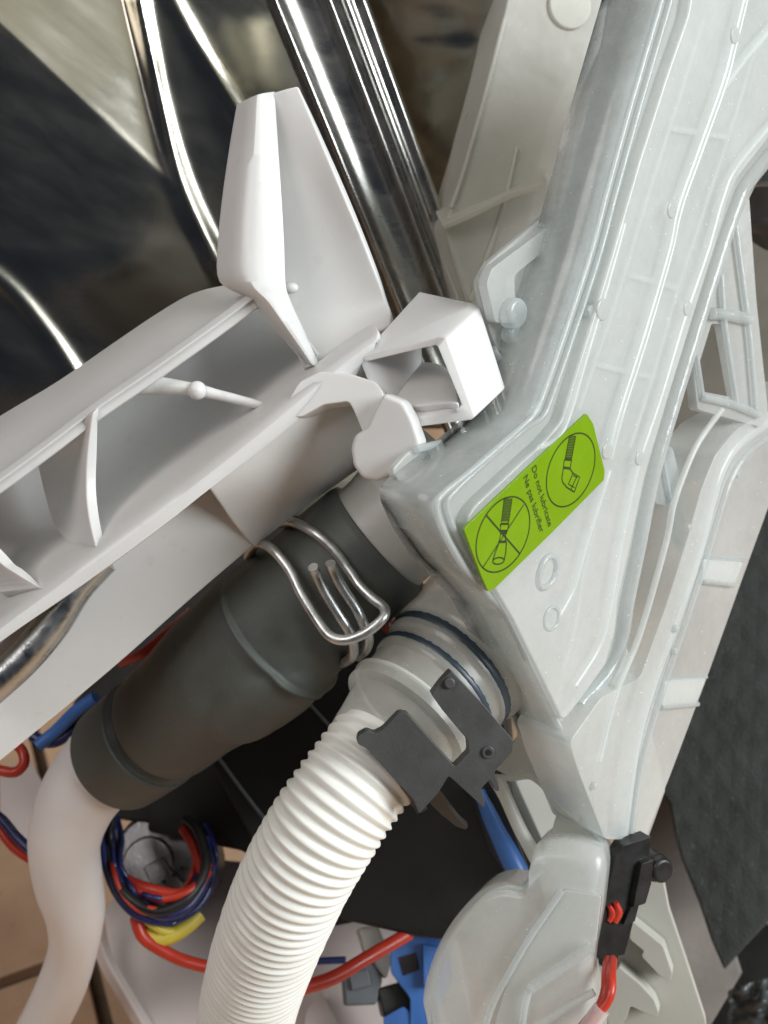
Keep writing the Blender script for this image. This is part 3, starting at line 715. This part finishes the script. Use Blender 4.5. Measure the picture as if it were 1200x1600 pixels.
def pillow(name, parent, mat, plane, pts, edge, depth, n=7):
    pts = [(v.x, v.y) for v in catmull([Vector((*p, 0)) for p in pts], 5, True)]
    P = [plane.cam(x, y, -edge) for x, y in pts]; c = sum(P, Vector())/len(P); R = sum((p-c).length for p in P)/len(P)
    rings = []
    for k in range(n+1):
        a = math.pi/2*k/n
        f = 1 - edge/R*(1-math.cos(a)); rings.append([c + (p-c)*f + plane.n*(edge*math.sin(a)) for p in P])
    back = [p - plane.n*(depth-edge) for p in P]
    m = len(P); V = [Wd(v) for v in back]; Fc = [list(range(m))[::-1]]
    for r in rings: V += [Wd(v) for v in r]
    for k in range(len(rings)):
        for i in range(m):
            a = k*m+i; b = k*m+(i+1) % m; Fc.append([a, b, b+m, a+m])
    Fc.append(list(range(len(rings)*m, (len(rings)+1)*m)))
    return mk(name, V, Fc, mat, parent, angle=60)
pillow('float_bowl', tk, 'bowl', PBW, bowl, 6, 24)
plate('bowl_web', tk, 'milk2', PBW, [(880, 1390), (940, 1400), (932, 1470), (832, 1538), (812, 1600), (790, 1660), (760, 1660), (775, 1590), (800, 1510)], 2.0, 3, 0.8, r=6)
sweep('bowl_rib', tk, 'rim', ppath(PBW, [(878, 1392), (830, 1462), (796, 1520), (770, 1570), (748, 1640)], 3), 1.0, seg=8)
sweep('bowl_rib', tk, 'rim', ppath(PBW, [(924, 1478), (880, 1510), (830, 1544)], 4.5), 1.7, seg=8)
sweep('bowl_rib', tk, 'rim', ppath(PBW, [(828, 1544), (820, 1575), (812, 1640)], 4), 1.1, seg=8)
sweep('bowl_rib', tk, 'rim', ppath(PBW, [(928, 1550), (880, 1578), (825, 1612)], 4), 1.2, seg=8)
sweep('bowl_rib', tk, 'rim', ppath(PBW, [(838, 1366), (818, 1388), (790, 1386), (756, 1402), (716, 1448), (690, 1496), (675, 1548), (678, 1600)], -1.6), 0.9, seg=8)
# inlet spout above the clamp
sp = thing('inlet_spout', 'cloudy plastic spout plugged into the rubber elbow below the bracket', 'pipe spout', U(620, 830, 335))
sweep('spout_wall', sp, 'spout', cpath((575, 855, 340), (605, 830, 338), (650, 790, 338), (700, 752, 340)), [19.5, 19, 20.5, 22], seg=48, angle=0)
sweep('spout_lip', sp, 'spout', cpath((628, 810, 338), (634, 805, 338)), 20.4, seg=48)

# ================================================================== REAR DUCT
rd = thing('rear_duct', 'cloudy beige translucent duct standing behind the tank with a round emboss', 'air duct', U(830, 150, 400))
PD = Plane(830, 150, 392, (0.25, -0.1, 0.96))
dwl = plate('duct_wall', rd, 'milk3', PD, [(806, -60), (770, 100), (735, 230), (707, 322), (694, 350), (712, 420), (745, 520), (800, 560), (850, 420), (880, 250), (905, 150), (945, 60), (975, -60)], 0, 26, 5, r=10, seg=5)
disc('emboss', dwl, 'milk3', PD, 892, 8, 8.2, 1.4, 2, 0.7)
sweep('duct_seam', rd, 'milk3', ppath(PD, [(788, 30), (755, 160), (724, 270), (705, 325)], 0.3), 0.9, seg=8)
sweep('duct_rib', rd, 'milk3', ppath(PD, [(808, 232), (790, 310), (765, 390), (735, 470)], 0.2), 0.8, seg=8)
loft('duct_foot', rd, 'milk3', [[(690, 352, 384), (740, 330, 384), (800, 300, 385), (850, 285, 388)], [(680, 330, 400), (725, 312, 400), (790, 290, 402), (850, 260, 404)]], solid=2, bevel=0.4)

# ================================================================== GREEN LABEL
lb = thing('warning_label', 'bright green sticker with two circled hose drawings stuck on the tank', 'label', TK.at(835, 785, 0.3))
lab_poly = [(919, 647), (936, 682), (945, 738), (943, 752), (860, 838), (768, 924), (760, 924), (745, 885), (725, 828), (820, 738)]
sheet = plate('label_sheet', lb, 'label', TK, [(917, 646), (927, 662), (945, 735), (944, 750), (860, 835), (774, 919), (763, 925), (752, 900), (725, 828), (731, 820), (820, 736)], 0.75, 0.9, 0.12, r=3)
HI = 0.80
def stroke_geom(pts, w, closed=False):
    P = [TK.cam(x, y, HI) for x, y in pts]; n = len(P); V = []; Fc = []
    for i in range(n):
        a = P[i-1] if (i > 0 or closed) else P[i]; b = P[(i+1) % n] if (i < n-1 or closed) else P[i]
        t = (b-a).normalized(); s = TK.n.cross(t).normalized()*(w/2)
        V += [P[i]+s, P[i]-s]
    for i in range(n if closed else n-1):
        j = (i+1) % n; Fc.append([2*i, 2*i+1, 2*j+1, 2*j])
    return V, Fc
def strokes(name, items):
    V = []; Fc = []
    for pts, w, closed in items:
        v, f = stroke_geom(pts, w, closed); b = len(V)
        V += v; Fc += [[k+b for k in q] for q in f]
    return mk(name, [Wd(v) for v in V], Fc, 'ink', sheet, flip_to_cam=True, angle=0)
def Z(*pts): return [(700+x/4.286, 620+y/4.286) for x, y in pts]
def ell(cx, cy, hw, hh, off, n=48):
    k = math.sqrt(hw*hw-off*off)
    return [(cx + off*math.sin(t) + k*math.cos(t), cy - hh*math.sin(t)) for t in [2*math.pi*i/n for i in range(n)]]
strokes('pictogram_circle', [(ell(891.8, 734.3, 38, 57.6, 13.5), 0.42, True)])
strokes('pictogram_circle', [(ell(785.9, 835.1, 42, 59, 14.5), 0.42, True)])
it = [(Z((815, 258), (800, 335), (785, 415)), 0.3, False), (Z((856, 262), (842, 340), (828, 415)), 0.3, False)]
for k in range(14):
    t = k/14; it.append((Z((815-30*t, 262+152*t), (856-28*t, 266+150*t)), 0.3, False))
it += [(Z((782, 418), (829, 421)), 0.8, False), (Z((780, 420), (773, 475)), 0.35, False), (Z((829, 421), (818, 478)), 0.35, False), (Z((772, 474), (820, 480)), 0.7, False),
       (Z((773, 480), (763, 545), (768, 572), (795, 606), (845, 638)), 0.4, False), (Z((819, 482), (836, 511), (883, 537), (846, 638)), 0.4, False),
       (Z((838, 513), (806, 588)), 0.35, False), (Z((864, 532), (824, 622)), 0.35, False), (Z((840, 527), (868, 541)), 0.3, False), (Z((812, 588), (848, 608)), 0.3, False)]
strokes('pictogram_hose', it)
it = [(Z((377, 680), (358, 842)), 0.3, False), (Z((430, 682), (406, 842)), 0.3, False)]
for k in range(15):
    t = k/15; it.append((Z((377-19*t, 684+156*t), (429-23*t, 686+155*t)), 0.3, False))
it += [(Z((353, 852), (407, 850)), 0.6, False), (Z((353, 852), (350, 895), (400, 895), (407, 850)), 0.4, False), (Z((349, 905), (396, 908)), 0.9, False), (Z((356, 912), (343, 968)), 0.3, False), (Z((388, 912), (384, 968)), 0.3, False),
       (Z((338, 972), (392, 970)), 0.7, False), (Z((343, 976), (318, 1040), (300, 1098)), 0.4, False), (Z((392, 972), (388, 1040), (376, 1098)), 0.4, False),
       (Z(*[(338+38*math.cos(a), 1099+22*math.sin(a)-4*math.cos(a)) for a in [2*math.pi*i/20 for i in range(20)]]), 0.4, True)]
strokes('pictogram_hose', it)
strokes('pictogram_cross', [(Z((255, 792), (482, 1052)), 0.5, False), (Z((508, 722), (235, 1142)), 0.32, False)])
def lettering(text, a, b, name):
    cu = bpy.data.curves.new(name, 'FONT'); cu.body = text; cu.size = 1.0; cu.offset = 0.012
    to = bpy.data.objects.new(name, cu); COL.objects.link(to)
    dg = bpy.context.evaluated_depsgraph_get()
    me = bpy.data.meshes.new_from_object(to.evaluated_get(dg))
    xs = [v.co.x for v in me.vertices]; w = max(xs)
    A = TK.cam(*a, HI); B = TK.cam(*b, HI); eu = (B-A); s = eu.length/w; eu.normalize(); ev = TK.n.cross(eu)
    vs = [Wd(A + eu*v.co.x*s + ev*v.co.y*s*0.95) for v in me.vertices]
    fs = [list(p.vertices) for p in me.polygons]
    bpy.data.objects.remove(to); bpy.data.curves.remove(cu); bpy.data.meshes.remove(me)
    return mk(name, vs, fs, 'ink', sheet, flip_to_cam=True, angle=0)
lettering('Do not lubricate', (830.5, 731), (857, 824), 'lettering')
lettering('Ne pas lubrifier', (817.5, 746), (844, 834), 'lettering')

# ================================================================== FLOAT SWITCH
sw = thing('float_switch', 'black switch clipped on the tank edge with a red wire', 'switch', U(975, 1400, 350))
PSW = Plane(970, 1400, 345, (0.35, -0.05, 0.93))
plate('switch_body', sw, 'black', PSW, [(976, 1321), (1018, 1307), (1013, 1345), (1000, 1352), (990, 1412), (993, 1420), (990, 1440), (976, 1492), (938, 1499), (923, 1492), (930, 1465), (950, 1390), (964, 1340)], 0, 6, 0.4, r=2)
plate('latch', sw, 'black', PSW, [(1003, 1350), (1022, 1343), (1018, 1380), (1009, 1412), (990, 1418), (994, 1395)], 2.5, 5, 0.5, r=3)
plate('latch_step', sw, 'black', PSW, [(986, 1418), (1000, 1408), (992, 1440), (974, 1446)], 1.5, 4, 0.4, r=2)
plg = disc('plunger', sw, 'black', PSW, 1030, 1358, 4.6, 0, 8, 1.2)
disc('plunger_cap', plg, 'black', PSW, 1038, 1362, 4.0, 3, 4, 1.2)
plate('wire_gland', sw, 'black', PSW, [(944, 1490), (968, 1488), (964, 1512), (946, 1516)], -1, 4, 0.5, r=3)
sweep('wire_window', sw, 'red', ppath(PSW, [(962, 1410), (966, 1425), (960, 1441)], 0.8), [0.9, 1.5, 1.0], seg=10)
sweep('wire_window', sw, 'red', ppath(PSW, [(952, 1415), (957, 1428), (951, 1440)], 0.6), [0.7, 1.2, 0.8], seg=10)
sweep('lead_wire', sw, 'red', cpath((957, 1500, 340), (955, 1520, 328), (955, 1545, 323), (948, 1566, 322), (930, 1588, 322), (900, 1630, 322)), 1.5, seg=12)
sweep('lead_wire', sw, 'red', cpath((950, 1500, 340), (947, 1520, 330), (946, 1545, 326), (938, 1570, 325), (918, 1594, 325), (890, 1630, 325)), 1.4, seg=12)
sweep('lead_sleeve', sw, 'milk', cpath((940, 1576, 322), (930, 1590, 322), (915, 1612, 322)), 2.6, seg=14)

# slotted ivory plate behind the switch
sl = thing('slotted_plate', 'ivory slotted plastic plate behind the black switch at the bottom right', 'plate', U(1040, 1480, 410))
PX = Plane(1030, 1480, 405, (-0.30, 0.05, 0.95))
plate('plate_sheet', sl, 'slots', PX, [(940, 1340), (1036, 1372), (1045, 1420), (1072, 1500), (1102, 1592), (1110, 1680), (900, 1680), (920, 1500)], 0, 4, 0.6, r=4)
plate('finger', sl, 'slots', PX, [(984, 1436), (1004, 1452), (1036, 1478), (1051, 1522), (1047, 1534), (1030, 1524), (1002, 1494), (1006, 1486), (984, 1468)], 9, 8, 0.6, r=4)
plate('finger', sl, 'slots', PX, [(966, 1510), (1000, 1538), (1022, 1562), (1030, 1584), (1024, 1590), (985, 1572), (978, 1592), (955, 1620), (940, 1560)], 9, 8, 0.6, r=4)

# ================================================================== LOWER MACHINERY BEHIND THE HOSES
bh = thing('black_housing', 'large matt black plastic housing in the shadow behind the corrugated hose', 'housing', U(600, 1250, 430))
PH = Plane(560, 1250, 425, (-0.15, 0.12, 0.98))
plate('housing_front', bh, 'blackmat', PH, [(330, 1195), (450, 1080), (480, 1020), (560, 930), (720, 920), (790, 1090), (800, 1240), (880, 1420), (740, 1475), (650, 1465), (540, 1440), (420, 1370)], 0, 45, 2, r=10)
plate('housing_step', bh, 'blackmat', PH, [(240, 1180), (340, 1190), (430, 1290), (560, 1440), (510, 1450), (380, 1330), (230, 1300)], -22, 30, 2, r=8)
plate('housing_back', bh, 'blackmat', PH, [(110, 1100), (200, 1000), (320, 890), (480, 780), (580, 900), (470, 1120), (350, 1240), (250, 1290), (170, 1280), (120, 1180)], -30, 12, 2, r=8)
sweep('housing_edge', bh, 'grey', ppath(PH, [(340, 1182), (372, 1226), (412, 1278), (470, 1350), (530, 1420)], 0.2), 0.8, seg=8)
sweep('housing_edge', bh, 'grey', ppath(PH, [(470, 1085), (500, 1118), (535, 1155)], 0.2), 0.7, seg=8)
plate('housing_fin', bh, 'black', PH, [(730, 1230), (775, 1235), (800, 1290), (838, 1390), (815, 1400), (765, 1330)], 6, 6, 1, r=5)
tag(sweep('blue_cable', None, 'conn', ppath(PH, [(748, 1235), (772, 1290), (800, 1345), (822, 1388)], 14), [2.2, 3.2, 4.0, 3.6], seg=14),
    'thick blue cable running down beside the black housing under the dark clip', 'cable')

mo = thing('pump_motor', 'small grey metal motor ringed by looped wires below the rubber elbow', 'motor', U(240, 1340, 470))
PM = Plane(240, 1340, 462, (-0.25, 0.35, 0.90))
disc('motor_can', mo, 'motor', PM, 240, 1345, 21, 0, 30, 3)
disc('motor_cap', mo, 'motor', PM, 228, 1352, 12, 3, 5, 1.5)
tpl = plate('terminal_plate', mo, 'motor', PM, [(222, 1355), (252, 1338), (268, 1362), (286, 1380), (275, 1398), (240, 1390)], 5, 4, 0.8, r=4)
for x, y in ((272, 1367), (284, 1357), (256, 1378)):
    disc('vent_hole', tpl, 'black', PM, x, y, 0.9, 5.4, 1.5, 0.1, seg=12)

def wire(pts, mat, r, label, cat='wire', name='wire', group=None, seg=10):
    o = sweep(name, None, mat, cpath(*pts), r, seg=seg, step=1.5)
    return tag(o, label, cat, group)
wire([(160, 1250, 440), (158, 1300, 432), (165, 1350, 426), (182, 1395, 422), (214, 1430, 420), (262, 1440, 422), (306, 1420, 426), (330, 1380, 432), (334, 1330, 440), (320, 1290, 450)], 'blue', 1.7, 'dark blue wire looped in the outer coil round the grey motor', name='blue_wire')
rw = random.Random(3)
coil = [(160, 1262, 440), (160, 1310, 432), (168, 1355, 426), (186, 1398, 422), (216, 1426, 420), (262, 1434, 421), (304, 1412, 425), (328, 1374, 431), (330, 1328, 440), (316, 1288, 450)]
for k in range(11):
    col = ('blue', 'black', 'blue', 'red', 'blue', 'black')[k % 6]
    word = {'blue': 'thin navy wire', 'black': 'thin black wire', 'red': 'thin dark red wire'}[col]
    sx = rw.uniform(0.72, 1.06); dx, dy = rw.uniform(-8, 8), rw.uniform(-10, 6)
    wire([(248+(x-248)*sx+dx+rw.uniform(-5, 5), 1345+(y-1345)*sx+dy+rw.uniform(-5, 5), d+rw.uniform(-5, 9)) for x, y, d in coil], col, rw.uniform(0.8, 1.2),
         word + ' tangled in the coil round the grey motor', name=col+'_wire', group=word + 's in the motor coil')
wire([(172, 1340, 428), (190, 1385, 420), (222, 1418, 418), (262, 1430, 418), (300, 1410, 422), (326, 1360, 430), (322, 1310, 440)], 'blue', 2.0, 'second dark blue wire just inside the outer coil round the motor', name='blue_wire')
wire([(165, 1300, 436), (176, 1360, 424), (206, 1405, 417), (250, 1424, 416), (298, 1398, 420), (322, 1350, 428), (310, 1300, 440), (290, 1280, 450)], 'black', 2.0, 'black wire bundled with the blue coil round the grey motor', name='black_wire')
wire([(178, 1362, 430), (205, 1378, 424), (240, 1390, 420), (280, 1396, 420), (312, 1380, 424), (324, 1350, 430)], 'red', 2.0, 'red wire crossing in front of the grey motor body', name='red_wire')
wire([(182, 1372, 428), (215, 1390, 421), (252, 1404, 418), (296, 1392, 420), (326, 1362, 428)], 'red', 1.7, 'dark red wire directly under the one crossing the motor', name='red_wire')
wire([(286, 1296, 448), (300, 1318, 440), (310, 1345, 434), (316, 1368, 430)], 'red', 2.0, 'short red wire rising at the right side of the motor coil', name='red_wire')
wire([(212, 1432, 425), (222, 1462, 424), (248, 1482, 424), (290, 1502, 424), (350, 1515, 420), (430, 1520, 412)], 'red', 2.4, 'bright red wire running from the coil behind the corrugated hose', name='red_wire')
wire([(224, 1455, 428), (250, 1468, 426), (285, 1452, 428), (312, 1428, 432)], 'yellow', 3.2, 'thick yellow wire under the blue coil', name='yellow_wire')
wire([(215, 1420, 424), (240, 1446, 424), (270, 1456, 426), (306, 1436, 430)], 'yellow', 1.8, 'thin yellow wire pressed against the thick yellow one', name='yellow_wire')
wire([(440, 1555, 388), (470, 1545, 392), (520, 1528, 400), (575, 1496, 410), (640, 1458, 420)], 'red', 2.6, 'thick red wire with a cut tip pointing at the black housing', name='red_wire')
wire([(430, 1502, 432), (480, 1502, 434), (540, 1500, 436)], 'blue', 1.4, 'thin dark blue wire behind the thick red cut wire', name='blue_wire')
wire([(-40, 1250, 430), (0, 1278, 428), (28, 1310, 426), (60, 1335, 424), (110, 1345, 430)], 'blue', 2.0, 'dark blue wire curving behind the drain tube at the left edge', name='blue_wire')
wire([(-40, 1268, 432), (-5, 1292, 430), (22, 1325, 428), (60, 1348, 428), (110, 1360, 430)], 'red', 1.8, 'red wire under the blue one at the left edge', name='red_wire')
wire([(-30, 1195, 420), (5, 1205, 418), (25, 1206, 418), (38, 1192, 418), (34, 1172, 420), (20, 1160, 424)], 'red', 2.0, 'small red wire hook just below the bracket skirt at the left', name='red_wire')
wire([(60, 1165, 424), (90, 1140, 424), (120, 1110, 420), (150, 1090, 418)], 'conn', 2.6, 'bright blue wire between the skirt and the drain tube', name='blue_wire')
wire([(50, 1150, 428), (85, 1160, 426), (125, 1130, 426), (140, 1100, 422)], 'blue', 2.2, 'navy wire beneath the bright blue one beside the drain tube', name='blue_wire')
wire([(190, 1035, 420), (225, 1020, 410), (260, 990, 408), (300, 955, 410)], 'red', 2.0, 'red wire glimpsed between the bracket skirt and the elbow', name='red_wire')
wire([(608, 975, 380), (618, 985, 372), (632, 1000, 370), (630, 1018, 374)], 'red', 3.0, 'short brownish red wire behind the loop of the clamp', name='red_wire')

tr = thing('base_tray', 'pinkish white moulded base tray under the wires and hose', 'tray', U(350, 1550, 490))
PTR = Plane(350, 1540, 478, (0.05, 0.62, 0.78))
plate('tray_floor', tr, 'tray', PTR, [(160, 1420), (200, 1380), (330, 1340), (700, 1380), (760, 1700), (300, 1760), (200, 1590), (172, 1505)], 0, 5, 1.5, r=12)
loft('tray_lip', tr, 'tray', [[(150, 1430, 470), (162, 1490, 468), (200, 1560, 464), (260, 1660, 458)], [(158, 1428, 474), (176, 1488, 472), (214, 1556, 468), (276, 1655, 462)]], solid=6, bevel=1.2, per=4)
plate('tray_rib', tr, 'tray', PTR, [(478, 1580), (500, 1545), (540, 1620), (520, 1680), (470, 1680)], 14, 12, 1, r=4)
plate('tray_rib', tr, 'tray', PTR, [(0, 1200), (50, 1190), (80, 1250), (60, 1330), (20, 1300), (0, 1290)], 10, 5, 1, r=4)

# connectors at the bottom
def connector(pts, d, mat, label, name, tilt=(0, 0, 1), th=14):
    t = thing(name, label, 'connector', U(sum(p[0] for p in pts)/len(pts), sum(p[1] for p in pts)/len(pts), d))
    P = Plane(sum(p[0] for p in pts)/len(pts), sum(p[1] for p in pts)/len(pts), d, tilt)
    plate('connector_shell', t, mat, P, pts, 0, th, 1.0, r=5)
    return t, P
t, P = connector([(608, 1475), (655, 1455), (690, 1470), (700, 1530), (676, 1590), (690, 1650), (640, 1660), (640, 1560), (610, 1520)], 430, 'conn', 'bright blue plastic connector block beside the translucent float bowl', 'blue_connector', (-0.2, 0.3, 0.9))
plate('keyway', t, 'black', P, [(622, 1496), (650, 1488), (655, 1515), (630, 1525)], 0.5, 3, 0.4, r=2)
plate('latch', t, 'conn', P, [(660, 1475), (684, 1480), (682, 1540), (662, 1545)], 4, 6, 0.6, r=3)
t, P = connector([(598, 1590), (630, 1572), (670, 1610), (690, 1680), (610, 1680)], 425, 'conn', 'lower blue connector at the bottom edge beside the hose', 'blue_connector', (-0.2, 0.4, 0.9))
t, P = connector([(535, 1510), (580, 1500), (598, 1530), (588, 1570), (540, 1572)], 438, 'grey', 'slate grey square connector under the cut red wire', 'grey_connector', (0.1, 0.4, 0.9))
plate('latch', t, 'grey', P, [(545, 1520), (575, 1514), (580, 1540), (550, 1548)], 2, 3, 0.5, r=3)
t, P = connector([(560, 1450), (590, 1445), (612, 1500), (604, 1530), (575, 1500)], 446, 'slots', 'pale connector behind the tip of the cut red wire', 'pale_connector', (0.1, 0.4, 0.9))
t, P = connector([(590, 1545), (640, 1530), (652, 1572), (636, 1596), (600, 1590)], 436, 'black', 'black connector wedged between the blue and grey connectors', 'black_connector', (0.1, 0.4, 0.9))

# ================================================================== RIGHT BACKGROUND
fp = thing('felt_panel', 'dark grey bitumen felt side panel at the right edge', 'panel', U(1130, 1250, 520))
plate('felt_sheet', fp, 'felt', Plane(1120, 1300, 500, (-0.25, 0.25, 0.93)), [(990, 1180), (1046, 1255), (1056, 1310), (1066, 1345), (1092, 1410), (1112, 1470), (1132, 1516), (1175, 1468), (1260, 1380), (1500, 1200), (1500, 300), (1240, 560), (1060, 900)], 0, 10, 1.2)
bs = thing('black_plinth', 'black plastic plinth under the felt panel in the bottom right corner', 'plinth', U(1160, 1560, 540))
plate('plinth_front', bs, 'black', Plane(1160, 1560, 540, (-0.3, 0.4, 0.87)), [(1060, 1600), (1095, 1500), (1140, 1480), (1300, 1380), (1320, 1750), (1060, 1750)], 0, 30, 3, r=10)
verts = []; faces = []
PG = Plane(1180, 1580, 490, (-0.2, 0.3, 0.93))
for j in range(29):
    for i in range(29):
        x = 1138 + 120*i/28; y = 1522 + 140*j/28
        edge = max(0, 1-((i/28-0.62)**2+(j/28-0.62)**2)*2.6)
        x += 6*noise.noise(Vector((j/5, 0, 2))); y += 8*noise.noise(Vector((i/6, 4, 2))) - 14*edge + 26*(1-i/28)**2
        verts.append(PG.at(x, y, 10*edge + 7*abs(noise.noise(Vector((i/6, j/6, 0.7)))) + 3*noise.noise(Vector((i/2.5, j/2.5, 2.7)))))
for j in range(28):
    for i in range(28):
        a = j*29+i; faces.append([a, a+1, a+30, a+29])
tag(mk('plastic_bag', verts, faces, 'bag', None, flip_to_cam=True, solid=0.3, angle=0), 'crumpled dark grey plastic bag in the bottom right corner', 'bag')
pb = thing('pale_backdrop', 'added pinkish grey board between the slotted plate and the felt panel', 'backdrop', U(1060, 1400, 560))
plate('backdrop_sheet', pb, 'palebackdrop', Plane(1060, 1400, 545, (-0.15, 0.3, 0.94)), [(985, 1180), (1070, 1240), (1160, 1520), (1100, 1620), (1020, 1560)], 0, 5, 1)  # added sheet that covers the bright tiles with a duller tone
tp = thing('taupe_backdrop', 'added shade-toned taupe board seen through the clear lattice at the right edge', 'backdrop', U(1150, 560, 520))
plate('backdrop_sheet', tp, 'taupe', Plane(1150, 540, 505, (-0.2, 0.2, 0.96)), [(1040, 360), (1320, 330), (1320, 640), (1150, 730), (1000, 770)], 0, 6, 1)  # added sheet; its dark tone stands in for floor in shade
cv = thing('grey_canister', 'rounded slate grey canister behind the tank at the top right edge', 'canister', U(1220, 330, 430))
sweep('canister_wall', cv, 'canister', cpath((1280, 240, 450), (1250, 290, 446), (1225, 335, 442), (1205, 372, 440)), [26, 26, 22, 10], seg=40, angle=0)
sweep('canister_band', cv, 'galv', cpath((1222, 340, 442), (1218, 347, 441.5)), 21.5, seg=40)
